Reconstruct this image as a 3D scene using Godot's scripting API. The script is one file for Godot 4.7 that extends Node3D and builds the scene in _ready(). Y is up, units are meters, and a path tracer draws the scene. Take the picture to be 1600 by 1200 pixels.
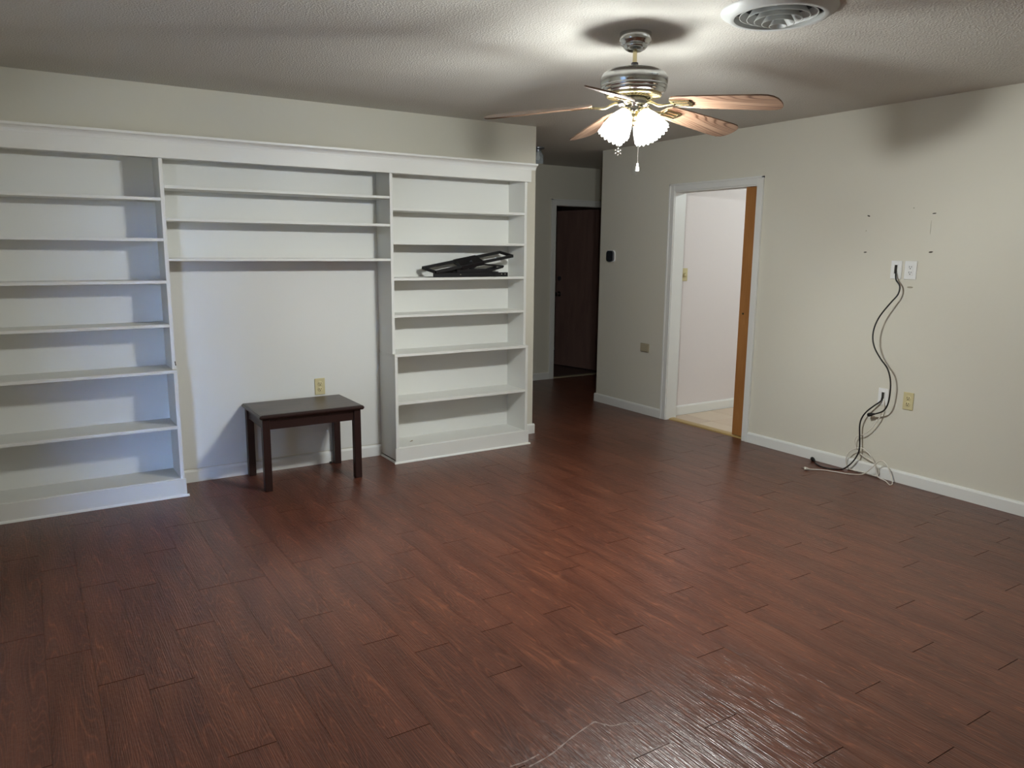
extends Node3D

# ---------------------------------------------------------------- helpers
var org := Vector3.ZERO          # origin that the shapes are built round
var used := {}
var M := {}
const H := 2.44                  # ceiling height
const LAMP := Color(0.97, 0.99, 0.98)
const BLADE_Y := 2.155            # where the blade planes meet the fan's axis
const XR := 1.33                 # face of the right wall
const FAN := Vector3(-1.10, 2.44, 2.394)

func mb() -> SurfaceTool:
	var st := SurfaceTool.new()
	st.begin(Mesh.PRIMITIVE_TRIANGLES)
	return st

func tri(st: SurfaceTool, a: Vector3, b: Vector3, c: Vector3, na: Vector3, nb: Vector3, nc: Vector3) -> void:
	var f := (b - a).cross(c - a)
	if f.length_squared() < 1e-16:
		return
	var v := [[a, na], [b, nb], [c, nc]]
	if f.dot(na + nb + nc) > 0:
		v = [[a, na], [c, nc], [b, nb]]
	for p in v:
		st.set_normal(p[1])
		st.add_vertex(p[0] - org)

func quad(st: SurfaceTool, a: Vector3, b: Vector3, c: Vector3, d: Vector3, n: Vector3) -> void:
	var m := (b - a).cross(c - a)
	if m.length_squared() < 1e-16:
		m = (c - a).cross(d - a)
	m = m.normalized()
	if m.dot(n) < 0:
		m = -m
	tri(st, a, b, c, m, m, m)
	tri(st, a, c, d, m, m, m)

func box(st: SurfaceTool, c: Vector3, s: Vector3, ch := 0.0, bs := Basis.IDENTITY) -> void:
	var h := s / 2.0
	ch = minf(ch, minf(h.x, minf(h.y, h.z)) * 0.9)
	var P := func(sg: Vector3, ax: int) -> Vector3:
		var p := Vector3(sg.x * h.x, sg.y * h.y, sg.z * h.z)
		for k in 3:
			if k != ax:
				p[k] -= sg[k] * ch
		return c + bs * p
	for ax in 3:
		var u := (ax + 1) % 3
		var w := (ax + 2) % 3
		for s1 in [-1.0, 1.0]:
			var n := Vector3.ZERO
			n[ax] = s1
			var q := []
			for e in [[-1.0, -1.0], [1.0, -1.0], [1.0, 1.0], [-1.0, 1.0]]:
				var sg := Vector3.ZERO
				sg[ax] = s1
				sg[u] = e[0]
				sg[w] = e[1]
				q.append(P.call(sg, ax))
			quad(st, q[0], q[1], q[2], q[3], bs * n)
			if ch > 0.0:
				for s2 in [-1.0, 1.0]:
					var a := Vector3.ZERO
					a[ax] = s1
					a[u] = s2
					a[w] = -1.0
					var b := a
					b[w] = 1.0
					var nn := Vector3.ZERO
					nn[ax] = s1
					nn[u] = s2
					quad(st, P.call(a, ax), P.call(b, ax), P.call(b, u), P.call(a, u), bs * nn)
	if ch > 0.0:
		for x in [-1.0, 1.0]:
			for y in [-1.0, 1.0]:
				for z in [-1.0, 1.0]:
					var sg := Vector3(x, y, z)
					var n: Vector3 = (bs * sg).normalized()
					tri(st, P.call(sg, 0), P.call(sg, 1), P.call(sg, 2), n, n, n)

func bx(st: SurfaceTool, x0: float, x1: float, y0: float, y1: float, z0: float, z1: float, ch := 0.0) -> void:
	box(st, Vector3(x0 + x1, y0 + y1, z0 + z1) / 2.0, Vector3(x1 - x0, y1 - y0, z1 - z0), ch)

func beam(st: SurfaceTool, a: Vector3, b: Vector3, w: float, t: float, ch := 0.001, up := Vector3.UP) -> void:
	var x := (b - a).normalized()
	var z := x.cross(up).normalized()
	var y := z.cross(x)
	box(st, (a + b) / 2.0, Vector3((b - a).length(), t, w), ch, Basis(x, y, z))

# profile points are (radius, height along the axis)
func lathe(st: SurfaceTool, prof: Array, at: Vector3, seg := 32, bs := Basis.IDENTITY) -> void:
	var n := prof.size()
	var sn := []
	for i in n - 1:
		var d: Vector2 = prof[i + 1] - prof[i]
		sn.append(Vector2(d.y, -d.x).normalized())
	for i in n - 1:
		var n0: Vector2 = sn[i]
		var n1: Vector2 = sn[i]
		if i > 0 and sn[i - 1].dot(sn[i]) > 0.6:
			n0 = (sn[i - 1] + sn[i]).normalized()
		if i < n - 2 and sn[i + 1].dot(sn[i]) > 0.6:
			n1 = (sn[i + 1] + sn[i]).normalized()
		var a: Vector2 = prof[i]
		var b: Vector2 = prof[i + 1]
		for k in seg:
			var t0 := TAU * k / seg
			var t1 := TAU * (k + 1) / seg
			var e0 := Vector3(cos(t0), 0, sin(t0))
			var e1 := Vector3(cos(t1), 0, sin(t1))
			var up := Vector3.UP
			var p00 := at + bs * (e0 * a.x + up * a.y)
			var p01 := at + bs * (e1 * a.x + up * a.y)
			var p10 := at + bs * (e0 * b.x + up * b.y)
			var p11 := at + bs * (e1 * b.x + up * b.y)
			var m00 := bs * (e0 * n0.x + up * n0.y)
			var m01 := bs * (e1 * n0.x + up * n0.y)
			var m10 := bs * (e0 * n1.x + up * n1.y)
			var m11 := bs * (e1 * n1.x + up * n1.y)
			tri(st, p00, p01, p11, m00, m01, m11)
			tri(st, p00, p11, p10, m00, m11, m10)

func smooth_path(pts: Array, n := 6) -> Array:
	var out := []
	for i in pts.size() - 1:
		var p0: Vector3 = pts[maxi(i - 1, 0)]
		var p1: Vector3 = pts[i]
		var p2: Vector3 = pts[i + 1]
		var p3: Vector3 = pts[mini(i + 2, pts.size() - 1)]
		for k in n:
			out.append(p1.cubic_interpolate(p2, p0, p3, float(k) / n))
	out.append(pts[-1])
	return out

func tube(st: SurfaceTool, pts: Array, r: float, sides := 8) -> void:
	var t: Vector3 = (pts[1] - pts[0]).normalized()
	var u := t.cross(Vector3(0.31, 0.9, 0.22)).normalized()
	var rings := []
	for i in pts.size():
		var d: Vector3 = (pts[mini(i + 1, pts.size() - 1)] - pts[maxi(i - 1, 0)]).normalized()
		u = (u - d * u.dot(d)).normalized()
		var w := d.cross(u)
		var ring := []
		for k in sides:
			var e := u * cos(TAU * k / sides) + w * sin(TAU * k / sides)
			ring.append([pts[i] + e * r, e])
		rings.append(ring)
	for i in rings.size() - 1:
		for k in sides:
			var a = rings[i][k]
			var b = rings[i][(k + 1) % sides]
			var c = rings[i + 1][(k + 1) % sides]
			var e = rings[i + 1][k]
			tri(st, a[0], b[0], c[0], a[1], b[1], c[1])
			tri(st, a[0], c[0], e[0], a[1], c[1], e[1])
	for end in [0, rings.size() - 1]:
		var n: Vector3 = -t if end == 0 else (pts[-1] - pts[-2]).normalized()
		for k in sides:
			tri(st, pts[end], rings[end][k][0], rings[end][(k + 1) % sides][0], n, n, n)

# a profile (points in the plane of ax and ay) pushed from a to b
func prism(st: SurfaceTool, poly: PackedVector2Array, a: Vector3, b: Vector3, ax: Vector3, ay: Vector3) -> void:
	var n := poly.size()
	var mid := Vector2.ZERO
	for p in poly:
		mid += p / n
	var area := 0.0
	for i in n:
		area += poly[i].cross(poly[(i + 1) % n])
	for i in n:
		var p := poly[i]
		var q := poly[(i + 1) % n]
		var e := (q - p)
		var o := Vector2(e.y, -e.x) * signf(area)
		quad(st, a + ax * p.x + ay * p.y, a + ax * q.x + ay * q.y, b + ax * q.x + ay * q.y, b + ax * p.x + ay * p.y, (ax * o.x + ay * o.y).normalized())
	var t := Geometry2D.triangulate_polygon(poly)
	for i in range(0, t.size(), 3):
		for w in [[a, (a - b).normalized()], [b, (b - a).normalized()]]:
			var v := []
			for k in 3:
				var p := poly[t[i + k]]
				v.append(w[0] + ax * p.x + ay * p.y)
			tri(st, v[0], v[1], v[2], w[1], w[1], w[1])

func numbered(n: String) -> String:
	if not used.has(n):
		used[n] = 0
		return n
	used[n] += 1
	return "%s_%03d" % [n, used[n]]

func obj(called: String, st: SurfaceTool, m: Material, parent: Node = self) -> MeshInstance3D:
	var o := MeshInstance3D.new()
	o.mesh = st.commit()
	o.material_override = m
	if parent == self:
		o.name = numbered(called)
		o.position = org
	else:
		o.name = called
	parent.add_child(o, true)
	return o

func struct(called: String, st: SurfaceTool, m: Material) -> MeshInstance3D:
	var o := obj(called, st, m)
	o.set_meta("kind", "structure")
	return o

func tag(o: Node, label: String, category: String, group := "") -> void:
	o.set_meta("label", label)
	o.set_meta("category", category)
	if group != "":
		o.set_meta("group", group)

func thing(called: String, label: String, category: String, at: Vector3, group := "") -> Node3D:
	var o := Node3D.new()
	o.name = numbered(called)
	add_child(o)
	o.position = at
	org = at
	tag(o, label, category, group)
	return o

func part(called: String, parent: Node, m: Material, x0: float, x1: float, y0: float, y1: float, z0: float, z1: float, ch := 0.0015) -> MeshInstance3D:
	var st := mb()
	bx(st, x0, x1, y0, y1, z0, z1, ch)
	return obj(called, st, m, parent)

# ---------------------------------------------------------------- materials
func noise(sd: int, freq: float, oct := 3, type := FastNoiseLite.TYPE_SIMPLEX_SMOOTH) -> FastNoiseLite:
	var n := FastNoiseLite.new()
	n.seed = sd
	n.frequency = freq
	n.noise_type = type
	n.fractal_octaves = oct
	return n

func mat(c: Color, rough := 0.6, metal := 0.0) -> StandardMaterial3D:
	var m := StandardMaterial3D.new()
	m.albedo_color = c
	m.roughness = rough
	m.metallic = metal
	return m

func c8(r: int, g: int, b: int) -> Color:
	return Color(r / 255.0, g / 255.0, b / 255.0)

# wood figure: u across the board, v along it; returns [colour, height] images
func wood(w: int, h: int, across: float, along: float, sd: int, dark: Color, light: Color, rings: float, line: float) -> Array:
	var n1 := noise(sd, 1.0, 3)
	var n2 := noise(sd + 1, 1.0, 2)
	var n3 := noise(sd + 2, 1.0, 2)
	var a := Image.create(w, h, false, Image.FORMAT_RGB8)
	var b := Image.create(w, h, false, Image.FORMAT_RGB8)
	for y in h:
		var v := along * y / h
		for x in w:
			var u := across * x / w
			var g := n1.get_noise_2d(u * 4.2, v * 0.42) * rings + u * 3.0
			var f := absf(fposmod(g, 1.0) - 0.5) * 2.0
			var ringv := pow(1.0 - f, 5.0)
			var fine := n2.get_noise_2d(u * 210.0, v * 5.0)
			var broad := n3.get_noise_2d(u * 9.0 + 40.0, v * 1.3)
			var k := clampf(0.40 + line * (ringv - 0.25) + 0.18 * fine + 0.25 * broad, 0.0, 1.0)
			a.set_pixel(x, y, dark.lerp(light, k))
			var hh := clampf(0.5 + 0.42 * fine + 0.12 * n2.get_noise_2d(u * 60.0 + 9.0, v * 30.0), 0.0, 1.0)
			b.set_pixel(x, y, Color(hh, hh, hh))
	return [a, b]

func make_materials() -> void:
	M.wall = mat(c8(214, 210, 196), 0.75)
	M.white = mat(c8(224, 224, 219), 0.42)
	M.trim = mat(c8(226, 226, 222), 0.4)
	M.kitchen = mat(c8(222, 215, 214), 0.7)
	M.ceil = mat(c8(204, 200, 192), 0.9)
	# popcorn relief for the ceiling, orange peel for the walls
	var nz := noise(11, 0.11, 2, FastNoiseLite.TYPE_CELLULAR)
	nz.cellular_return_type = FastNoiseLite.RETURN_DISTANCE
	var im := nz.get_seamless_image(1024, 1024)
	im.bump_map_to_normal_map(3.6)
	M.ceil.normal_enabled = true
	M.ceil.normal_texture = ImageTexture.create_from_image(im)
	M.ceil.normal_scale = 0.8
	M.ceil.uv1_triplanar = true
	M.ceil.uv1_scale = Vector3(1, 1, 1) * 0.9
	var nw := noise(21, 0.02, 3)
	var iw := nw.get_seamless_image(512, 512)
	iw.bump_map_to_normal_map(1.2)
	for m in [M.wall, M.kitchen]:
		m.normal_enabled = true
		m.normal_texture = ImageTexture.create_from_image(iw)
		m.normal_scale = 0.25
		m.uv1_triplanar = true
		m.uv1_scale = Vector3(1, 1, 1) * 1.5
	# laminate floor
	var w := wood(512, 1024, 0.64, 2.4, 3, c8(74, 40, 30), c8(136, 84, 61), 14.0, 0.55)
	var tex := ImageTexture.create_from_image(w[0])
	var hb: Image = w[1]
	hb.bump_map_to_normal_map(2.0)
	var ntex := ImageTexture.create_from_image(hb)
	var tints := [c8(243, 238, 238), c8(250, 245, 242), c8(238, 232, 230), c8(246, 240, 236), c8(242, 236, 232), c8(250, 244, 238), c8(245, 238, 236), c8(240, 233, 228)]
	M.planks = []
	for k in 8:
		var m := mat(tints[k], 0.28)
		m.metallic_specular = 0.5
		m.albedo_texture = tex
		m.normal_enabled = true
		m.normal_texture = ntex
		m.normal_scale = 0.6
		m.uv1_triplanar = true
		m.uv1_scale = Vector3(1 / 0.64, 1 / 0.64, 1 / 2.4)
		m.uv1_offset = Vector3((k % 4 + 0.5) / 4.0, 0.3, 0.25 + 0.5 * floorf(k / 4.0))
		M.planks.append(m)
	M.joint = mat(c8(30, 16, 12), 0.7)
	# oak fan blade, grain along its length (local x)
	var ok := wood(256, 512, 0.4, 1.2, 8, c8(78, 52, 38), c8(170, 141, 118), 9.0, -0.9)
	var oi: Image = ok[0]
	oi.rotate_90(CLOCKWISE)
	M.oak = mat(Color.WHITE, 0.4)
	M.oak.albedo_texture = ImageTexture.create_from_image(oi)
	M.oak.uv1_triplanar = true
	M.oak.uv1_scale = Vector3(1 / 1.2, 1 / 0.4, 1 / 0.4)
	M.oak.uv1_offset = Vector3(0.1, 0.5, 0.5)
	# brown veneer of the far door, honey veneer of the pocket door: grain upright
	var dv := wood(256, 512, 0.9, 2.2, 15, c8(112, 86, 80), c8(146, 118, 108), 5.0, 0.15)
	M.darkdoor = mat(Color.WHITE, 0.45)
	M.darkdoor.albedo_texture = ImageTexture.create_from_image(dv[0])
	M.darkdoor.uv1_triplanar = true
	M.darkdoor.uv1_scale = Vector3(1 / 0.9, 1 / 2.2, 1 / 0.9)
	var hv := wood(256, 512, 0.5, 2.2, 27, c8(150, 98, 50), c8(188, 134, 78), 4.0, 0.15)
	M.honey = mat(Color.WHITE, 0.45)
	M.honey.albedo_texture = ImageTexture.create_from_image(hv[0])
	M.honey.uv1_triplanar = true
	M.honey.uv1_scale = Vector3(1 / 0.5, 1 / 2.2, 1 / 0.5)
	M.espresso = mat(c8(44, 27, 25), 0.3)
	# worn table top: faint scuffs in the varnish
	var ns := noise(33, 0.012, 4)
	var si := Image.create(256, 256, false, Image.FORMAT_RGB8)
	for y in 256:
		for x in 256:
			var v := ns.get_noise_2d(x * 0.5, y * 1.6)
			var k := clampf(0.5 + v, 0.0, 1.0)
			si.set_pixel(x, y, c8(48, 32, 28).lerp(c8(72, 54, 46), k))
	M.tabletop = mat(Color.WHITE, 0.34)
	M.tabletop.albedo_texture = ImageTexture.create_from_image(si)
	M.tabletop.uv1_triplanar = true
	M.tabletop.uv1_scale = Vector3(1.5, 1.5, 1.5)
	M.tile = []
	for c in [c8(206, 186, 164), c8(200, 180, 160), c8(210, 192, 170)]:
		M.tile.append(mat(c, 0.35))
	M.grout = mat(c8(150, 132, 112), 0.8)
	M.darktile = mat(c8(92, 72, 64), 0.5)
	M.brasswood = mat(c8(176, 148, 96), 0.35)
	M.metal = mat(c8(204, 206, 206), 0.16, 1.0)
	M.brass = mat(c8(214, 200, 158), 0.22, 1.0)
	M.pewter = mat(c8(120, 122, 128), 0.35, 0.8)
	M.ivory = mat(c8(206, 194, 150), 0.4)
	M.plastic = mat(c8(232, 232, 230), 0.35)
	M.greige = mat(c8(170, 160, 136), 0.5)
	M.slot = mat(c8(40, 36, 28), 0.7)
	M.black = mat(c8(14, 14, 18), 0.38)
	M.cord = mat(c8(12, 12, 12), 0.45)
	M.whitecord = mat(c8(222, 216, 204), 0.5)
	M.hole = mat(c8(60, 54, 44), 0.9)
	M.streak = mat(c8(128, 104, 94), 0.5)
	M.flake = mat(c8(140, 112, 84), 0.8)
	M.scuff = mat(c8(168, 162, 144), 0.85)
	M.duct = mat(c8(158, 160, 160), 0.4, 0.9)
	M.vent = mat(c8(196, 198, 196), 0.45)
	M.glassface = mat(c8(34, 40, 48), 0.12)
	M.steel = mat(c8(210, 208, 204), 0.14, 1.0)
	M.concrete = mat(c8(150, 150, 148), 0.9)
	M.clear = mat(Color(0.9, 0.95, 1.0, 0.12), 0.03)
	M.clear.transparency = BaseMaterial3D.TRANSPARENCY_ALPHA
	M.jar = mat(Color(0.8, 0.86, 0.9, 0.3), 0.05)
	M.jar.transparency = BaseMaterial3D.TRANSPARENCY_ALPHA
	M.shade = mat(c8(250, 250, 250), 0.3)
	M.shade.emission_enabled = true
	M.shade.emission = Color(1.0, 0.99, 0.97)
	M.shade.emission_energy_multiplier = 3.0
	M.bulb = mat(c8(255, 255, 255), 0.3)
	M.bulb.emission_enabled = true
	M.bulb.emission = Color(1.0, 0.98, 0.95)
	M.bulb.emission_energy_multiplier = 6.0
	M.kitchenlight = mat(c8(255, 255, 255), 0.3)
	M.kitchenlight.emission_enabled = true
	M.kitchenlight.emission = Color(1.0, 0.98, 0.98)
	M.kitchenlight.emission_energy_multiplier = 2.0

# ---------------------------------------------------------------- camera, sky, exposure
func _ready() -> void:
	var cam := Camera3D.new()
	cam.name = "camera"
	add_child(cam)
	cam.transform = Transform3D(Basis(Vector3(0.8440, 0.0091, 0.5362), Vector3(0.0852, 0.9849, -0.1509), Vector3(-0.5295, 0.1731, 0.8305)).orthonormalized(), Vector3(-3.4672, 1.4991, 5.1226))
	cam.fov = rad_to_deg(2.0 * atan(600.0 / 1194.22))
	cam.near = 0.05
	cam.far = 100.0
	cam.current = true
	var env := Environment.new()
	env.background_mode = Environment.BG_SKY
	var sky := Sky.new()
	var sm := ProceduralSkyMaterial.new()
	sm.sky_top_color = c8(140, 185, 255)
	sm.sky_horizon_color = c8(150, 185, 245)
	sm.ground_bottom_color = c8(130, 132, 126)
	sm.ground_horizon_color = c8(137, 138, 134)
	sky.sky_material = sm
	env.sky = sky
	env.background_energy_multiplier = 90.0
	env.tonemap_mode = Environment.TONE_MAPPER_LINEAR
	env.tonemap_exposure = 1.24
	env.sdfgi_enabled = true
	env.ssao_enabled = true
	env.ssil_enabled = true
	var we := WorldEnvironment.new()
	we.name = "surroundings"
	we.environment = env
	add_child(we)
	make_materials()
	build_shell()
	build_floor()
	build_trim()
	build_doors()
	build_bookcases()
	build_table()
	build_fan()
	build_vent()
	build_mount()
	build_plates()
	build_cords()
	build_small()

# ---------------------------------------------------------------- the rooms
func slab(called: String, m: Material, boxes: Array) -> MeshInstance3D:
	org = Vector3.ZERO
	var st := mb()
	for b in boxes:
		bx(st, b[0], b[1], b[2], b[3], b[4], b[5])
	return struct(called, st, m)

func build_shell() -> void:
	var W: Material = M.wall
	slab("ceiling", M.ceil, [
		[-4.02, -1.003, H, H + 0.12, -4.4, 6.72], [-0.703, 4.4, H, H + 0.12, -4.4, 6.72],
		[-1.003, -0.703, H, H + 0.12, -4.4, 2.808], [-1.003, -0.703, H, H + 0.12, 3.108, 6.72]])
	slab("wall_back", W, [[-4.02, 0.0, 0.0, H, -0.12, 0.0]])
	# the right wall: solid by the hall, a doorway, a hollow pocket for the sliding door, solid again
	slab("wall_right", W, [
		[XR, 1.45, 0.0, H, -0.82, 0.183], [XR, 1.45, 2.005, H, 0.183, 1.06],
		[XR, 1.366, 0.0, 2.005, 1.06, 1.78], [1.414, 1.45, 0.0, 2.005, 1.06, 1.78], [XR, 1.45, 2.005, H, 1.06, 1.78],
		[XR, 1.45, 0.0, H, 1.78, 6.72]])
	slab("wall_left", W, [
		[-4.02, -3.9, 0.0, H, 0.0, 2.45], [-4.02, -3.9, 0.0, H, 3.4, 6.72], [-4.02, -3.9, 2.05, H, 2.45, 3.4]])
	slab("wall_front", W, [[-3.9, XR, 0.0, H, 6.6, 6.72]])
	slab("wall_hall_back", W, [
		[-1.4, 1.74, 0.0, H, -2.27, -2.15], [2.54, 3.4, 0.0, H, -2.27, -2.15], [1.74, 2.54, 2.012, H, -2.27, -2.15]])
	slab("wall_hall_left", W, [[-1.52, -1.4, 0.0, H, -2.27, -0.12]])
	slab("wall_hall_right", W, [[3.4, 3.52, 0.0, H, -2.27, -0.72]])
	slab("wall_hall_front", W, [[1.45, 3.4, 0.0, H, -0.82, -0.72]])
	slab("wall_kitchen_back", M.kitchen, [[1.45, 4.2, 0.0, H, -0.02, 0.09]])
	slab("wall_kitchen_right", M.kitchen, [[4.2, 4.32, 0.0, H, -0.02, 4.1]])
	slab("wall_kitchen_front", M.kitchen, [[1.45, 4.2, 0.0, H, 3.98, 4.1]])
	slab("wall_far_room_left", W, [[0.98, 1.1, 0.0, H, -4.3, -2.27]])
	slab("wall_far_room_right", W, [[3.4, 3.52, 0.0, H, -4.3, -2.27]])
	slab("wall_far_room_back", W, [[0.98, 3.52, 0.0, H, -4.42, -4.3]])
	# covered carport outside the glass door, open at its far end only
	slab("floor_carport", M.concrete, [[-6.4, -4.02, -0.2, -0.05, -2.0, 16.0]])
	slab("wall_carport_side", M.concrete, [[-6.4, -6.3, -0.05, 2.5, -2.0, 7.5]])
	slab("wall_carport_end", M.concrete, [[-6.3, -4.02, -0.05, 2.5, -2.0, -1.9]])
	slab("ceiling_carport", M.white, [[-6.4, -4.02, 2.5, 2.62, -2.0, 7.5]])

func plank_mesh(st: SurfaceTool, x0: float, x1: float, z0: float, z1: float) -> void:
	var c := 0.0001      # barely eased edges
	var e := 0.0001
	var y := 0.0
	var d := -0.010
	var up := Vector3.UP
	var t := [Vector3(x0 + c, y, z0 + e), Vector3(x1 - c, y, z0 + e), Vector3(x1 - c, y, z1 - e), Vector3(x0 + c, y, z1 - e)]
	var b := y - 0.0012
	var s := [Vector3(x0, b, z0), Vector3(x1, b, z0), Vector3(x1, b, z1), Vector3(x0, b, z1)]
	var o := [Vector3(0, 0, -1), Vector3(1, 0, 0), Vector3(0, 0, 1), Vector3(-1, 0, 0)]
	quad(st, t[0], t[1], t[2], t[3], up)
	for k in 4:
		var j := (k + 1) % 4
		quad(st, t[k], t[j], s[j], s[k], o[k])
		quad(st, s[k], s[j], s[j] + up * d, s[k] + up * d, o[k])

func build_floor() -> void:
	org = Vector3.ZERO
	var st := mb()
	bx(st, -4.02, 1.39, -0.14, -0.009, -0.12, 6.72)
	bx(st, -1.52, 3.52, -0.14, -0.009, -2.2, -0.12)
	var fl := struct("floor", st, M.joint)
	# boards laid along z, 147 mm wide and 907 mm long; the end joints of each row as seen
	var seen := {-12: 2.611, -11: 2.203, -10: 2.532, -9: 2.687, -8: 2.068, -6: 2.438, -5: 3.592, -4: 3.883, -3: 3.272, -2: 3.157, -1: 3.728, 0: 4.027, 1: 3.38, 2: 3.674, 3: 3.911, 4: 3.428, 5: 3.641, 6: 2.9, 7: 3.196, 8: 2.683, 9: 2.999, 10: 2.398, 11: 2.91, 13: 2.864}
	var rng := RandomNumberGenerator.new()
	rng.seed = 5
	var L := 0.907
	var rest := mb()
	for k in range(-20, 32):
		var x0 := -1.0135 + 0.147 * k
		var x1 := x0 + 0.147
		var ph: float = seen.get(k, rng.randf() * L)
		var z := fposmod(ph, L) - 4.0 * L
		while z < 6.6:
			var z0 := z
			var z1 := z + L
			z = z1
			# clip the row to the room and the hall
			var lo := 0.0
			var hi := 6.6
			var a0 := maxf(x0, -3.9)
			var a1 := x1
			if x0 > XR - 0.001:
				lo = -2.15
				hi = -0.82
				a1 = minf(x1, 3.4)
			elif x1 > 0.0:
				lo = -2.15
			elif x1 > -1.4:
				lo = -2.15 if z1 < 0.4 else 0.0
			if x0 < XR and x1 > XR:
				a1 = 1.36 if z0 > -0.4 else x1
			z0 = maxf(z0, lo)
			z1 = minf(z1, hi)
			if z1 - z0 < 0.03 or a1 - a0 < 0.01:
				continue
			var g := 0.0003
			var far: bool = z0 > 4.75 or x1 < -3.7 or (x1 < 0.0 and z1 < 0.1) or x0 > 2.7
			var idx := rng.randi() % 8
			if far:
				org = Vector3.ZERO
				plank_mesh(rest, a0 + g, a1 - g, z0 + g, z1 - g)
				continue
			org = Vector3((x0 + x1) / 2.0, 0, z + (-L / 2.0))
			var pm := mb()
			plank_mesh(pm, a0 + g, a1 - g, z0 + 0.0013, z1 - 0.0013)
			var o := obj("plank", pm, M.planks[idx], fl)
			o.position = org
	org = Vector3.ZERO
	var r := obj("far_planks", rest, M.planks[4], fl)
	r.set_meta("kind", "stuff")
	# tiles of the kitchen, one by one where the doorway shows them
	st = mb()
	bx(st, 1.39, 4.32, -0.14, -0.004, -0.02, 4.1)
	var kf := struct("floor_kitchen", st, M.grout)
	var n := 0
	for i in 9:
		for j in 12:
			var x0 := 1.31 + 0.33 * i + 0.002
			var z0 := 0.11 + 0.33 * j + 0.002
			if i == 0:
				x0 = 1.445
			var x1 := minf(1.31 + 0.33 * (i + 1) - 0.002, 4.19)
			var z1 := minf(z0 + 0.326, 3.97)
			org = Vector3(x0, 0, z0)
			st = mb()
			bx(st, x0, x1, -0.008, 0.002, z0, z1, 0.0015)
			n += 1
			obj("tile", st, M.tile[(n * 7 + i) % 3], kf).position = org
	slab("floor_far_room", M.darktile, [[1.0, 3.5, -0.14, -0.004, -4.4, -2.2]])
	org = Vector3.ZERO
	st = mb()
	prism(st, PackedVector2Array([Vector2(1.362, -0.004), Vector2(1.37, 0.008), Vector2(1.40, 0.013), Vector2(1.43, 0.013), Vector2(1.447, 0.006), Vector2(1.447, -0.004)]), Vector3(0, 0, 0.183), Vector3(0, 0, 1.06), Vector3.RIGHT, Vector3.UP)
	struct("trim_1", st, M.brasswood)
	st = mb()
	bx(st, 1.74, 2.54, -0.006, 0.006, -2.235, -2.165, 0.003)
	struct("trim_2", st, M.greige)

func base_profile(h: float, t: float) -> PackedVector2Array:
	return PackedVector2Array([Vector2(0, 0.001), Vector2(t, 0.001), Vector2(t, h - 0.014), Vector2(t * 0.8, h - 0.006), Vector2(t * 0.4, h - 0.001), Vector2(0, h)])

func board(called: String, a: Vector3, b: Vector3, out: Vector3, h := 0.083, t := 0.0157) -> void:
	org = Vector3.ZERO
	var st := mb()
	prism(st, base_profile(h, t), a, b, out, Vector3.UP)
	struct(called, st, M.trim)

func build_trim() -> void:
	board("baseboard_recess", Vector3(-2.7344, 0, 0), Vector3(-1.3394, 0, 0), Vector3.BACK)
	org = Vector3.ZERO
	var st := mb()
	prism(st, base_profile(0.083, 0.0157), Vector3(-0.2, 0, 0), Vector3(0.0157, 0, 0), Vector3.BACK, Vector3.UP)
	prism(st, base_profile(0.083, 0.0157), Vector3(0, 0, 0), Vector3(0, 0, -0.12), Vector3.RIGHT, Vector3.UP)
	struct("baseboard_back", st, M.trim)
	st = mb()
	prism(st, base_profile(0.083, 0.0157), Vector3(XR, 0, -0.8357), Vector3(XR, 0, 0.121), Vector3.LEFT, Vector3.UP)
	prism(st, base_profile(0.083, 0.0157), Vector3(XR, 0, -0.82), Vector3(3.4, 0, -0.82), Vector3.FORWARD, Vector3.UP)
	struct("baseboard_corner", st, M.trim)
	board("baseboard_right", Vector3(XR, 0, 1.122), Vector3(XR, 0, 6.6), Vector3.LEFT)
	board("baseboard_hall", Vector3(-1.4, 0, -2.15), Vector3(1.675, 0, -2.15), Vector3.BACK)
	board("baseboard_kitchen", Vector3(1.45, 0, 0.09), Vector3(4.2, 0, 0.09), Vector3.BACK, 0.09)
	board("baseboard_left", Vector3(-3.9, 0, 0.3), Vector3(-3.9, 0, 2.38), Vector3.RIGHT)

# casing: flat board with a raised band along its outer edge
func casing(called: String, parent: Node, face: Vector3, out: Vector3, along: Vector3, a0: float, a1: float, top: float, w := 0.066) -> void:
	# a0, a1: the outer edges measured along the wall, top: the outer upper edge
	for s in 3:
		var st := mb()
		for band in 2:
			var lo := 0.0 if band == 1 else 0.014
			var hi := 0.015 if band == 1 else w
			var th := 0.021 if band == 1 else 0.014
			var p: Vector3
			var q: Vector3
			if s < 2:
				var e := a0 if s == 0 else a1
				var sg := 1.0 if s == 0 else -1.0
				p = face + along * (e + sg * lo) + Vector3.UP * 0.0
				q = face + along * (e + sg * hi) + Vector3.UP * (top - lo)
			else:
				p = face + along * (a0 + lo) + Vector3.UP * (top - hi)
				q = face + along * (a1 - lo) + Vector3.UP * (top - lo)
				if band == 0:
					p += along * (w - lo)
					q -= along * (w - lo)
			q += out * th
			var mn := Vector3(minf(p.x, q.x), minf(p.y, q.y), minf(p.z, q.z))
			var mx := Vector3(maxf(p.x, q.x), maxf(p.y, q.y), maxf(p.z, q.z))
			box(st, (mn + mx) / 2.0, mx - mn, 0.002)
		obj("casing", st, M.trim, parent)

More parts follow.
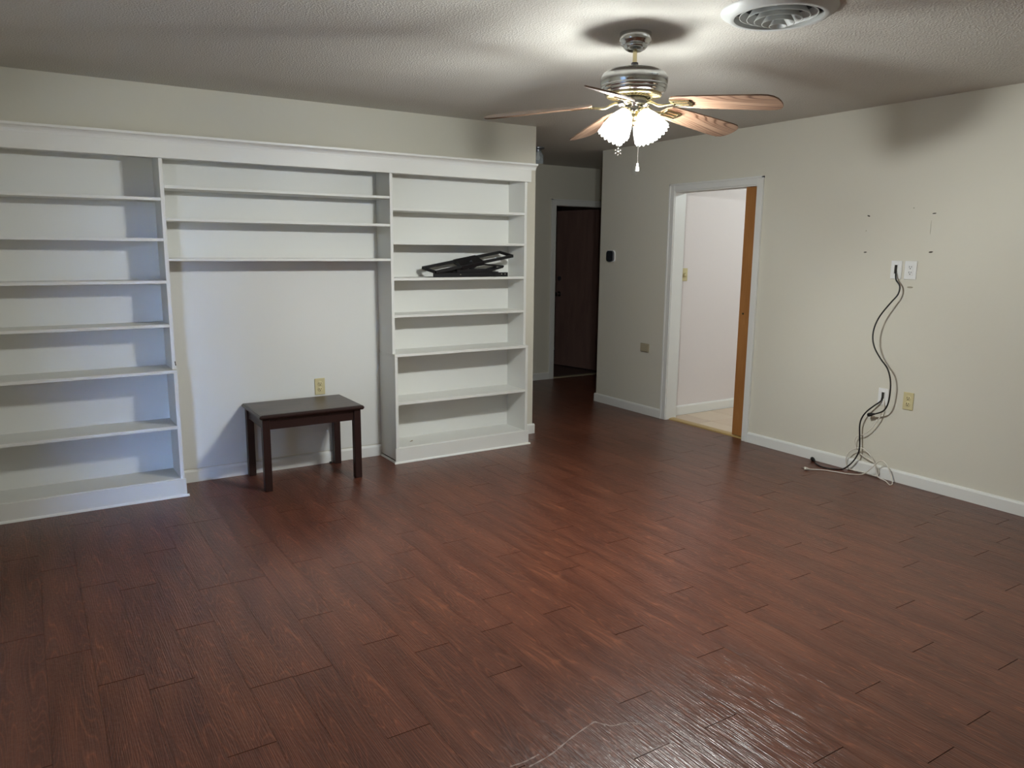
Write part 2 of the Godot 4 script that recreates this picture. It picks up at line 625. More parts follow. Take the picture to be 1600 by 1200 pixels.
func build_doors() -> void:
	# doorway to the kitchen: casing and jamb lining, with the sliding door part way out of its pocket
	org = Vector3(XR, 0, 0.62)
	var st := mb()
	bx(st, XR - 0.004, 1.454, 0.0, 2.005, 0.176, 0.186, 0.001)
	bx(st, XR - 0.004, 1.366, 1.995, 2.01, 0.186, 1.06, 0.001)
	bx(st, 1.414, 1.454, 1.995, 2.01, 0.186, 1.06, 0.001)
	var d1 := struct("door_1", st, M.trim)
	casing("casing", d1, Vector3(XR, 0, 0), Vector3.LEFT, Vector3.BACK, 0.121, 1.122, 2.066, 0.06)
	var sl := thing("sliding_door", "honey brown wooden pocket door sticking out of its wall slot", "door", Vector3(1.39, 0, 0.9))
	part("leaf", sl, M.honey, 1.373, 1.407, 0.016, 1.998, 0.913, 1.76, 0.002)
	st = mb()
	lathe(st, [Vector2(0.0, 0.0016), Vector2(0.008, 0.0016), Vector2(0.0085, 0.0)], Vector3(1.373, 1.012, 0.955), 16, Basis(Vector3(0, 0, 1), Vector3(-1, 0, 0), Vector3(0, 1, 0)))
	obj("finger_pull", st, M.slot, sl)
	# hall door: casing in the far wall, leaf swung away into the next room
	org = Vector3(2.14, 0, -2.15)
	st = mb()
	bx(st, 1.73, 1.742, 0.0, 2.012, -2.274, -2.146, 0.001)
	bx(st, 2.538, 2.55, 0.0, 2.012, -2.274, -2.146, 0.001)
	bx(st, 1.742, 2.538, 2.0, 2.013, -2.274, -2.146, 0.001)
	var d2 := struct("door_2", st, M.trim)
	casing("casing", d2, Vector3(0, 0, -2.15), Vector3.BACK, Vector3.RIGHT, 1.676, 2.604, 2.072)
	var hd := thing("hall_door", "dark brown wooden door standing open at the end of the hall", "door", Vector3(2.53, 0, -2.26))
	var ang := deg_to_rad(79.0)
	var u := Vector3(-cos(ang), 0, -sin(ang))
	var nrm := Vector3(-sin(ang), 0, cos(ang))
	var bs := Basis(u, Vector3.UP, u.cross(Vector3.UP))
	st = mb()
	var hinge := Vector3(2.53, 0, -2.262)
	box(st, hinge + u * 0.385 + Vector3.UP * 1.004 + nrm * -0.018, Vector3(0.77, 1.976, 0.035), 0.002, bs)
	obj("leaf", st, M.darkdoor, hd)
	st = mb()
	var kp := hinge + u * 0.705 + Vector3.UP * 0.94
	var kb := Basis(u, nrm, u.cross(nrm))
	lathe(st, [Vector2(0.034, 0.0), Vector2(0.034, 0.006), Vector2(0.012, 0.012), Vector2(0.011, 0.03), Vector2(0.025, 0.04), Vector2(0.029, 0.052), Vector2(0.024, 0.064), Vector2(0.0, 0.068)], kp, 20, kb)
	obj("knob", st, M.steel, hd)
	st = mb()
	lathe(st, [Vector2(0.03, 0.0), Vector2(0.028, 0.01), Vector2(0.014, 0.014), Vector2(0.0, 0.014)], hinge + u * 0.705 + Vector3.UP * 1.14, 20, kb)
	obj("deadbolt", st, M.pewter, hd)
	# glass door to the porch in the left wall, outside the picture: where the bluish daylight comes in
	org = Vector3(-3.96, 0, 2.925)
	st = mb()
	bx(st, -4.0, -3.92, 0.0, 2.05, 2.45, 2.53, 0.003)
	bx(st, -4.0, -3.92, 0.0, 2.05, 3.32, 3.4, 0.003)
	bx(st, -4.0, -3.92, 1.96, 2.05, 2.53, 3.32, 0.003)
	bx(st, -4.0, -3.92, 0.0, 0.12, 2.53, 3.32, 0.003)
	var d3 := struct("door_3", st, M.trim)
	part("pane", d3, M.clear, -3.963, -3.957, 0.12, 1.96, 2.53, 3.32, 0.0)

# ---------------------------------------------------------------- built-in bookcases
const DU := 0.2386
const DL := 0.2757

func bookcase(label: String, x0: float, x1: float, tops: Array, counter: float, low: float, bottom: float) -> void:
	var t := thing("bookcase", label, "bookcase", Vector3((x0 + x1) / 2.0, 0, DL / 2.0), "built-in bookcases")
	var W: Material = M.white
	var p := 0.022
	part("back_panel", t, W, x0 + p, x1 - p, 0.02, 2.03, 0.001, 0.012, 0.0)
	for s in 2:
		var a := x0 if s == 0 else x1 - p
		part("side_panel", t, W, a, a + p, counter, 2.03, 0.0005, DU, 0.0015)
		part("lower_side_panel", t, W, a, a + p, 0.02, counter - 0.0195, 0.0005, DL, 0.0015)
	part("counter", t, W, x0, x1, counter - 0.0195, counter - 0.0002, 0.012, DL + 0.001, 0.0015)
	for y in tops:
		part("shelf", t, W, x0 + p, x1 - p, y - 0.018, y, 0.012, DU - 0.001, 0.0015)
	part("shelf", t, W, x0 + p, x1 - p, low - 0.0195, low, 0.012, DL - 0.001, 0.0015)
	part("shelf", t, W, x0 + p, x1 - p, bottom - 0.02, bottom, 0.012, DL - 0.001, 0.001)
	part("top_board", t, W, x0 + p, x1 - p, 2.012, 2.03, 0.012, DU, 0.001)
	part("plinth", t, W, x0 - 0.008, x1 + 0.008, 0.002, bottom - 0.003, DL, DL + 0.009, 0.0015)
	# shoe moulding round the foot
	org = t.position
	var st := mb()
	var q := PackedVector2Array([Vector2(0, 0.001), Vector2(0.012, 0.001), Vector2(0.011, 0.006), Vector2(0.007, 0.011), Vector2(0, 0.014)])
	prism(st, q, Vector3(x0 - 0.02, 0, DL + 0.009), Vector3(x1 + 0.02, 0, DL + 0.009), Vector3.BACK, Vector3.UP)
	prism(st, q, Vector3(x0, 0, 0.017), Vector3(x0, 0, DL + 0.009), Vector3.LEFT, Vector3.UP)
	prism(st, q, Vector3(x1, 0, 0.017), Vector3(x1, 0, DL + 0.009), Vector3.RIGHT, Vector3.UP)
	obj("shoe_moulding", st, M.trim, t)

func build_bookcases() -> void:
	bookcase("white built-in bookcase at the left edge, empty, seven shelves, left of the table", -3.842, -2.7344, [1.776, 1.546, 1.303, 1.046], 0.777, 0.439, 0.113)
	bookcase("white built-in bookcase beside the hall opening, holding the black metal bracket", -1.3394, -0.2329, [1.771, 1.545, 1.300, 1.046], 0.778, 0.436, 0.112)
	var t := thing("wall_shelf_unit", "three long white shelves spanning the gap between the two bookcases", "shelf", Vector3(-2.037, 1.41, 0.12))
	part("back_panel", t, M.white, -2.7344, -1.3394, 0.09, 2.03, 0.0005, 0.004, 0.0)
	for y in [1.846, 1.663, 1.432]:
		part("shelf", t, M.white, -2.734, -1.3398, y - 0.017, y, 0.004, DU - 0.002, 0.0015)
	part("top_board", t, M.white, -2.734, -1.3398, 2.012, 2.03, 0.004, DU, 0.001)
	var h := thing("crown_fascia", "long white fascia board with crown moulding running across the bookcase tops", "moulding", Vector3(-2.03, 2.0, 0.15))
	var st := mb()
	bx(st, -3.86, -0.211, 1.995, 2.115, DU + 0.0005, DU + 0.02, 0.0015)
	bx(st, -0.2325, -0.211, 1.995, 2.115, 0.001, DU + 0.0005, 0.0015)
	obj("fascia_board", st, M.white, h)
	# the crown: small cove under a flat cap, with a return to the wall at the right
	st = mb()
	var z0 := DU + 0.02
	var q := PackedVector2Array([Vector2(0, 2.080), Vector2(0.005, 2.080), Vector2(0.006, 2.088), Vector2(0.010, 2.097), Vector2(0.018, 2.105), Vector2(0.028, 2.110), Vector2(0.034, 2.112), Vector2(0.035, 2.1245), Vector2(0, 2.1245)])
	prism(st, q, Vector3(-3.87, 0, z0), Vector3(-0.176, 0, z0), Vector3.BACK, Vector3.UP)
	prism(st, q, Vector3(-0.211, 0, 0.001), Vector3(-0.211, 0, z0), Vector3.RIGHT, Vector3.UP)
	obj("crown", st, M.trim, h)
	part("dust_top", h, M.white, -3.842, -0.215, 2.1, 2.114, 0.001, DU, 0.0)

# ---------------------------------------------------------------- small table
func build_table() -> void:
	var t := thing("side_table", "small dark brown wooden table with straight legs standing in the shelf recess", "table", Vector3(-1.983, 0, 0.245))
	var x0 := -2.302
	var x1 := -1.668
	var z0 := 0.02
	var z1 := 0.462
	var l := 0.046
	for a in [x0, x1 - l]:
		for b in [z0, z1 - l]:
			part("leg", t, M.espresso, a, a + l, 0.0, 0.462, b, b + l, 0.003)
	for b in [z0 + 0.012, z1 - 0.03]:
		part("apron", t, M.espresso, x0 + l, x1 - l, 0.392, 0.462, b, b + 0.018, 0.001)
	for a in [x0 + 0.012, x1 - 0.03]:
		part("apron", t, M.espresso, a, a + 0.018, 0.392, 0.462, z0 + l, z1 - l, 0.001)
	# top: rounded edge band and a scuffed field inside a thin groove
	var X0 := x0 - 0.02
	var X1 := x1 + 0.02
	var Z0 := 0.017
	var Z1 := z1 + 0.022
	var st := mb()
	bx(st, X0, X1, 0.4625, 0.488, Z0, Z1, 0.009)
	obj("edge_band", st, M.espresso, t)
	st = mb()
	bx(st, X0 + 0.016, X1 - 0.016, 0.488, 0.4895, Z0 + 0.016, Z1 - 0.016, 0.001)
	obj("top", st, M.tabletop, t)

# ---------------------------------------------------------------- ceiling fan
func blade_outline() -> PackedVector2Array:
	var up := []
	for p in [Vector2(0.185, 0.0), Vector2(0.188, 0.028), Vector2(0.202, 0.045), Vector2(0.23, 0.053), Vector2(0.30, 0.058), Vector2(0.45, 0.065), Vector2(0.60, 0.069), Vector2(0.632, 0.066), Vector2(0.652, 0.055), Vector2(0.665, 0.036), Vector2(0.67, 0.012)]:
		up.append(p)
	var out := PackedVector2Array()
	for p in up:
		out.append(p)
	for i in range(up.size() - 1, 0, -1):
		out.append(Vector2(up[i].x, -up[i].y))
	return out

func build_fan() -> void:
	var f := thing("ceiling_fan", "silver ceiling fan with five oak blades and four lit frosted glass shades", "ceiling fan", FAN)
	var A := Vector3(FAN.x, 0, FAN.z)
	var st := mb()
	lathe(st, [Vector2(0.0, 2.366), Vector2(0.03, 2.366), Vector2(0.042, 2.372), Vector2(0.052, 2.382), Vector2(0.053, 2.389), Vector2(0.060, 2.392), Vector2(0.062, 2.400), Vector2(0.067, 2.404), Vector2(0.070, 2.412), Vector2(0.070, 2.4398), Vector2(0.0, 2.4398)], A, 40)
	obj("canopy", st, M.metal, f)
	st = mb()
	lathe(st, [Vector2(0.0095, 2.29), Vector2(0.0095, 2.367)], A, 16)
	obj("downrod", st, M.brass, f)
	st = mb()
	lathe(st, [Vector2(0.0165, 2.285), Vector2(0.0165, 2.312), Vector2(0.014, 2.318), Vector2(0.009, 2.318)], A, 20)
	obj("coupling", st, M.pewter, f)
	st = mb()
	lathe(st, [Vector2(0.0, 2.288), Vector2(0.06, 2.288), Vector2(0.10, 2.286), Vector2(0.122, 2.280), Vector2(0.138, 2.270), Vector2(0.147, 2.256), Vector2(0.150, 2.242), Vector2(0.1485, 2.228), Vector2(0.145, 2.219), Vector2(0.147, 2.216), Vector2(0.144, 2.207), Vector2(0.140, 2.204), Vector2(0.141, 2.199), Vector2(0.134, 2.190), Vector2(0.124, 2.184), Vector2(0.118, 2.183), Vector2(0.0, 2.183)].map(func(p): return p), A, 56)
	obj("motor_housing", st, M.metal, f)
	# slotted brass ring under the motor
	st = mb()
	for k in 36:
		var t := TAU * k / 36.0
		var e := Vector3(cos(t), 0, sin(t))
		var w := Vector3(-sin(t), 0, cos(t))
		box(st, A + e * 0.100 + Vector3.UP * 2.1745, Vector3(0.036, 0.006, 0.007), 0.001, Basis(e, Vector3.UP, w.normalized() * -1.0).rotated(w, 0.0))
	lathe(st, [Vector2(0.118, 2.172), Vector2(0.124, 2.176), Vector2(0.124, 2.184), Vector2(0.116, 2.184), Vector2(0.116, 2.172), Vector2(0.118, 2.172)], A, 48)
	lathe(st, [Vector2(0.076, 2.168), Vector2(0.084, 2.168), Vector2(0.084, 2.184), Vector2(0.0, 2.184)], A, 48)
	obj("vent_ring", st, M.brass, f)
	st = mb()
	lathe(st, [Vector2(0.0, 2.106), Vector2(0.046, 2.106), Vector2(0.050, 2.110), Vector2(0.050, 2.128), Vector2(0.062, 2.132), Vector2(0.072, 2.138), Vector2(0.072, 2.150), Vector2(0.06, 2.154), Vector2(0.06, 2.17), Vector2(0.0, 2.17)], A, 40)
	obj("switch_housing", st, M.metal, f)
	# blades
	var outline := blade_outline()
	for k in 5:
		var ph := deg_to_rad(70.0 - 72.0 * k)
		var x := Vector3(cos(ph), 0, sin(ph))
		var z := Vector3(-sin(ph), 0, cos(ph))
		var p := deg_to_rad(15.5)
		var xd := (x - Vector3.UP * 0.11).normalized()      # the blades droop a little
		var zp := (z * cos(p) + Vector3.UP * sin(p)).normalized()
		zp = (zp - xd * zp.dot(xd)).normalized()
		var bs := Basis(xd, zp.cross(xd), zp)
		org = Vector3.ZERO
		st = mb()
		prism(st, outline, Vector3(0, -0.003, 0), Vector3(0, 0.003, 0), Vector3.RIGHT, Vector3.BACK)
		var b := obj("blade", st, M.oak, f)
		b.transform = Transform3D(bs, Vector3(0, BLADE_Y - H, 0))
		# its bracket: curved arm from the hub to a slotted plate under the blade
		st = mb()
		var inv := bs.inverse()
		var pts := []
		for q in [Vector3(0.062, 2.146, 0), Vector3(0.085, 2.143, 0), Vector3(0.105, 2.134, 0), Vector3(0.128, 2.124, 0), Vector3(0.16, 2.124, 0), Vector3(0.20, 2.126, 0)]:
			pts.append(inv * (x * q.x + Vector3.UP * (q.y - BLADE_Y)))
		tube(st, smooth_path(pts, 4), 0.006, 8)
		box(st, Vector3(0.235, -0.006, 0.021), Vector3(0.085, 0.006, 0.012), 0.002)
		box(st, Vector3(0.235, -0.006, -0.021), Vector3(0.085, 0.006, 0.012), 0.002)
		box(st, Vector3(0.24, -0.006, 0.0), Vector3(0.095, 0.006, 0.012), 0.002)
		box(st, Vector3(0.195, -0.006, 0.0), Vector3(0.016, 0.007, 0.056), 0.002)
		box(st, Vector3(0.275, -0.006, 0.0), Vector3(0.014, 0.007, 0.052), 0.002)
		obj("blade_bracket", st, M.brass, b)
	# light kit
	org = FAN
	st = mb()
	lathe(st, [Vector2(0.0, 2.046), Vector2(0.010, 2.048), Vector2(0.014, 2.056), Vector2(0.010, 2.062), Vector2(0.022, 2.068), Vector2(0.030, 2.078), Vector2(0.032, 2.090), Vector2(0.026, 2.100), Vector2(0.03, 2.106), Vector2(0.0, 2.106)], A, 28)
	obj("light_fitter", st, M.brass, f)
	for k in 4:
		var ph := deg_to_rad(77.0 + 90.0 * k)
		var e := Vector3(cos(ph), 0, sin(ph))
		var tilt := deg_to_rad(38.0)
		var ax := (e * sin(tilt) - Vector3.UP * cos(tilt)).normalized()
		var root := A + e * 0.048 + Vector3.UP * 2.108
		var side := ax.cross(Vector3.UP).normalized()
		var bs := Basis(side, ax, side.cross(ax))
		st = mb()
		tube(st, smooth_path([A + e * 0.02 + Vector3.UP * 2.088, A + e * 0.034 + Vector3.UP * 2.105, root - ax * 0.006], 4), 0.007, 8)
		lathe(st, [Vector2(0.0, -0.008), Vector2(0.020, -0.006), Vector2(0.029, 0.004), Vector2(0.029, 0.016), Vector2(0.026, 0.016)], root, 20, bs)
		obj("lamp_holder", st, M.brass, f)
		st = mb()
		shade(st, root + ax * 0.008, bs)
		var s := obj("lamp_shade", st, M.shade, f)
		st = mb()
		lathe(st, [Vector2(0.0, 0.015), Vector2(0.013, 0.017), Vector2(0.014, 0.035), Vector2(0.024, 0.055), Vector2(0.027, 0.07), Vector2(0.022, 0.086), Vector2(0.0, 0.094)], root, 16, bs)
		obj("bulb", st, M.bulb, s)
		# the frosted glass lets some of the bulb's light through on all sides, the open mouth the most
		var l := OmniLight3D.new()
		l.name = "lamp_%d" % k
		l.light_color = LAMP
		l.light_energy = 0.16
		l.light_size = 0.03
		l.omni_range = 14.0
		l.omni_attenuation = 2.0
		l.shadow_enabled = true
		l.position = root + ax * 0.068 - FAN
		f.add_child(l)
		var sp := SpotLight3D.new()
		sp.name = "lamp_mouth_%d" % k
		sp.light_color = LAMP
		sp.light_energy = 0.8
		sp.light_size = 0.03
		sp.spot_range = 14.0
		sp.spot_attenuation = 2.0
		sp.spot_angle = 88.0
		sp.spot_angle_attenuation = 0.35
		sp.shadow_enabled = true
		sp.transform = Transform3D(Basis(bs.x, bs.z, -ax), root + ax * 0.07 - FAN)
		f.add_child(sp)
	# pull chains
	st = mb()
	var c1 := Vector3(-1.085, 0, 2.42)
	var y := 2.10
	while y > 1.885:
		lathe(st, [Vector2(0.0, -0.0022), Vector2(0.002, 0.0), Vector2(0.0, 0.0022)], c1 + Vector3.UP * y, 6)
		y -= 0.0046
	tube(st, [c1 + Vector3.UP * 2.104, c1 + Vector3.UP * 1.885], 0.0013, 6)
	var ch := obj("pull_chain", st, M.steel, f)
	st = mb()
	lathe(st, [Vector2(0.0, 1.850), Vector2(0.007, 1.853), Vector2(0.008, 1.862), Vector2(0.005, 1.874), Vector2(0.003, 1.886), Vector2(0.0, 1.887)], c1, 14)
	obj("pull_knob", st, M.plastic, ch)
	st = mb()
	var c2 := Vector3(-1.152, 0, 2.361)
	tube(st, smooth_path([A + Vector3(-0.037, 2.112, -0.025), A + Vector3(-0.046, 2.108, -0.03), c2 + Vector3.UP * 2.08, c2 + Vector3.UP * 1.955], 5), 0.0014, 6)
	ch = obj("pull_chain", st, M.steel, f)
	st = mb()
	# small flower pendant facing the room
	var fw := Vector3(-0.53, 0, 0.83).normalized()
	var sd := Vector3.UP.cross(fw).normalized()
	for k in 6:
		var t := TAU * k / 6.0
		var dd := Vector3.UP * cos(t) + sd * sin(t)
		lathe(st, [Vector2(0.0, -0.004), Vector2(0.004, -0.003), Vector2(0.0048, 0.0), Vector2(0.004, 0.003), Vector2(0.0, 0.004)], c2 + Vector3.UP * 1.936 + dd * 0.013, 10, Basis(sd, fw, sd.cross(fw)))
	lathe(st, [Vector2(0.0, -0.006), Vector2(0.006, -0.003), Vector2(0.007, 0.0), Vector2(0.006, 0.003), Vector2(0.0, 0.006)], c2 + Vector3.UP * 1.936, 10, Basis(sd, fw, sd.cross(fw)))
	obj("flower_pendant", st, M.steel, ch)

# tulip shade with fluted wall and scalloped lip, opening along the basis' y
func shade(st: SurfaceTool, at: Vector3, bs: Basis) -> void:
	var rad := [0.027, 0.032, 0.041, 0.049, 0.0545, 0.058, 0.0605, 0.063]
	var len := [0.0, 0.012, 0.03, 0.05, 0.07, 0.09, 0.104, 0.114]
	var seg := 72
	for wall in 2:
		var grid := []
		for i in rad.size():
			var row := []
			for k in seg:
				var t := TAU * k / seg
				var s := float(i) / (rad.size() - 1)
				var r: float = rad[i] + 0.0018 * s * cos(t * 18.0) - 0.0022 * wall
				var y: float = len[i] + 0.0045 * s * s * s * cos(t * 18.0)
				row.append(at + bs * Vector3(r * cos(t), y, r * sin(t)))
			grid.append(row)
		for i in rad.size() - 1:
			for k in seg:
				var j := (k + 1) % seg
				var t := TAU * (k + 0.5) / seg
				var n := bs * Vector3(cos(t), 0, sin(t)) * (1.0 if wall == 0 else -1.0)
				quad(st, grid[i][k], grid[i][j], grid[i + 1][j], grid[i + 1][k], n)

# ---------------------------------------------------------------- round ceiling vent
func build_vent() -> void:
	var c := Vector3(-0.853, H, 2.958)
	var t := thing("ceiling_vent", "round white ceiling air vent with concentric cones near the fan", "vent", c)
	var A := Vector3(c.x, 0, c.z)
	var st := mb()
	lathe(st, [Vector2(0.172, 2.4385), Vector2(0.168, 2.425), Vector2(0.170, 2.413), Vector2(0.178, 2.409), Vector2(0.190, 2.413), Vector2(0.205, 2.424), Vector2(0.220, 2.433), Vector2(0.224, 2.4395)], A, 64)
	obj("rim", st, M.vent, t)
	st = mb()
	for w in [[-0.15, -0.147, -0.15, 0.15], [0.147, 0.15, -0.15, 0.15], [-0.147, 0.147, -0.15, -0.147], [-0.147, 0.147, 0.147, 0.15]]:
		bx(st, c.x + w[0], c.x + w[1], 2.441, 2.75, c.z + w[2], c.z + w[3])
	bx(st, c.x - 0.15, c.x + 0.15, 2.75, 2.755, c.z - 0.15, c.z + 0.15)
	obj("duct", st, M.duct, t)
	for k in 5:
		var r := 0.150 - 0.029 * k
		var y := 2.420 - 0.010 * k          # the inner cones step down
		st = mb()
		lathe(st, [Vector2(r, y), Vector2(r - 0.0025, y), Vector2(r - 0.020, y + 0.032), Vector2(r - 0.018, y + 0.032), Vector2(r, y + 0.002), Vector2(r, y)], A, 48)
		obj("cone_ring", st, M.vent, t)
	st = mb()
	bx(st, c.x - 0.14, c.x + 0.14, 2.468, 2.474, c.z - 0.006, c.z + 0.006, 0.001)
	obj("cross_bar", st, M.pewter, t)

# ---------------------------------------------------------------- folded metal wall mount lying on a shelf
func build_mount() -> void:
	var t := thing("wall_mount", "folded black metal television wall bracket lying on a white shelf", "bracket", Vector3(-0.7, 1.3005, 0.16))
	var B: Material = M.black
	var st := mb()
	# long base rail, an upright channel
	bx(st, -1.035, -0.375, 1.3008, 1.3028, 0.135, 0.20, 0.0008)
	bx(st, -1.0, -0.375, 1.3028, 1.332, 0.196, 0.20, 0.0008)
	bx(st, -0.95, -0.42, 1.3028, 1.336, 0.135, 0.139, 0.0008)
	var rail := obj("base_rail", st, B, t)
	for x in [-0.40, -0.43, -0.78]:
		st = mb()
		lathe(st, [Vector2(0.0, 0.0012), Vector2(0.004, 0.0012), Vector2(0.0045, 0.0)], Vector3(x, 1.319, 0.20), 12, Basis(Vector3.RIGHT, Vector3.BACK, Vector3.DOWN))
		obj("screw_head", st, M.steel, rail)
	# scissor arms
	st = mb()
	beam(st, Vector3(-0.98, 1.322, 0.178), Vector3(-0.64, 1.408, 0.178), 0.03, 0.016)
	beam(st, Vector3(-0.90, 1.330, 0.150), Vector3(-0.60, 1.400, 0.150), 0.02, 0.022)
	obj("arm", st, B, t)
	st = mb()
	beam(st, Vector3(-0.70, 1.402, 0.168), Vector3(-0.405, 1.376, 0.168), 0.05, 0.012)
	obj("arm", st, B, t)
	st = mb()
	beam(st, Vector3(-0.41, 1.372, 0.182), Vector3(-0.62, 1.322, 0.182), 0.022, 0.014)
	beam(st, Vector3(-0.45, 1.374, 0.150), Vector3(-0.67, 1.322, 0.150), 0.022, 0.014)
	obj("arm", st, B, t)
	st = mb()
	beam(st, Vector3(-0.80, 1.345, 0.165), Vector3(-0.50, 1.345, 0.165), 0.04, 0.028)
	obj("pivot_bar", st, B, t)
	# tilted oblong frame with a centre block
	var Bl := Vector3(-1.035, 1.366, 0.105)
	var Al := Vector3(-0.985, 1.338, 0.205)
	var Cr := Vector3(-0.390, 1.480, 0.105)
	var Dr := Vector3(-0.338, 1.452, 0.205)
	st = mb()
	beam(st, Bl, Cr, 0.026, 0.02, 0.001)
	beam(st, Al, Dr, 0.026, 0.02, 0.001)
	beam(st, Bl, Al, 0.026, 0.02, 0.001)
	beam(st, Cr, Dr, 0.026, 0.02, 0.001)
	obj("tilt_frame", st, B, t)
	st = mb()
	var mid := (Bl + Dr) / 2.0
	var ux := (Cr - Bl).normalized()
	var uz := (Al - Bl).normalized()
	uz = (uz - ux * uz.dot(ux)).normalized()
	box(st, mid + Vector3(0, -0.004, 0), Vector3(0.19, 0.03, 0.135), 0.002, Basis(ux, uz.cross(ux), uz))
	beam(st, mid, mid + Vector3(0.03, -0.05, 0.02), 0.05, 0.05)
	obj("swivel_block", st, B, t)

# ---------------------------------------------------------------- wall plates
# at: centre on the wall, n: away from the wall, s: to the right as seen from the room
func plate_base(t: Node3D, at: Vector3, n: Vector3, s: Vector3, w: float, h: float, m: Material, th := 0.006) -> void:
	var st := mb()
	box(st, at + n * (th / 2.0 + 0.0003), Vector3(w, h, th), 0.0025, Basis(s, Vector3.UP, s.cross(Vector3.UP)))
	obj("cover_plate", st, m, t)

func slots(parent: Node, at: Vector3, n: Vector3, s: Vector3) -> void:
	var bs := Basis(s, Vector3.UP, s.cross(Vector3.UP))
	for d in [[-0.0068, 0.004, 0.003, 0.011], [0.0068, 0.004, 0.003, 0.009]]:
		var st := mb()
		box(st, at + s * d[0] + Vector3.UP * d[1], Vector3(d[2], d[3], 0.001), 0.0, bs)
		obj("slot", st, M.slot, parent)
	var st2 := mb()
	lathe(st2, [Vector2(0.0, 0.0006), Vector2(0.0034, 0.0006), Vector2(0.0034, 0.0)], at - Vector3.UP * 0.0075, 10, Basis(s, n, s.cross(n)))
	obj("slot", st2, M.slot, parent)

func outlet(label: String, at: Vector3, n: Vector3, s: Vector3, m: Material, decor: bool, w := 0.07, h := 0.115) -> void:
	var t := thing("outlet", label, "outlet", at, "wall outlets")
	plate_base(t, at, n, s, w, h, m)
	var bs := Basis(s, Vector3.UP, s.cross(Vector3.UP))
	if decor:
		var st := mb()
		box(st, at + n * 0.0072, Vector3(0.034, 0.067, 0.003), 0.001, bs)
		var r := obj("receptacle", st, m, t)
		for k in [-1.0, 1.0]:
			slots(r, at + n * 0.0089 + Vector3.UP * 0.0175 * k, n, s)
	else:
		for k in [-1.0, 1.0]:
			var st := mb()
			lathe(st, [Vector2(0.0, 0.003), Vector2(0.0165, 0.003), Vector2(0.0175, 0.002), Vector2(0.0175, 0.0)], at + n * 0.006 + Vector3.UP * 0.0195 * k, 20, Basis(s, n, s.cross(n)))
			var r := obj("receptacle", st, m, t)
			slots(r, at + n * 0.0093 + Vector3.UP * 0.0195 * k, n, s)
		var st3 := mb()
		lathe(st3, [Vector2(0.0, 0.0016), Vector2(0.003, 0.001), Vector2(0.0035, 0.0)], at + n * 0.006, 10, Basis(s, n, s.cross(n)))
		obj("screw", st3, m, t)

func cable_plate(label: String, at: Vector3, n: Vector3, s: Vector3, w := 0.074, h := 0.116) -> void:
	var t := thing("cable_plate", label, "wall plate", at, "cable pass-through plates")
	plate_base(t, at, n, s, w, h, M.plastic)
	var bs := Basis(s, Vector3.UP, s.cross(Vector3.UP))
	var st := mb()
	box(st, at + n * 0.0068 + Vector3.UP * 0.004, Vector3(0.02, 0.056, 0.001), 0.0, bs)
	obj("opening", st, M.slot, t)
	st = mb()
	for d in [-0.0115, 0.0115]:
		box(st, at + n * 0.009 + Vector3.UP * 0.004 + s * d, Vector3(0.004, 0.062, 0.005), 0.001, bs)
	box(st, at + n * 0.0095 + Vector3.UP * 0.034, Vector3(0.027, 0.005, 0.006), 0.001, bs)
	obj("hood", st, M.plastic, t)

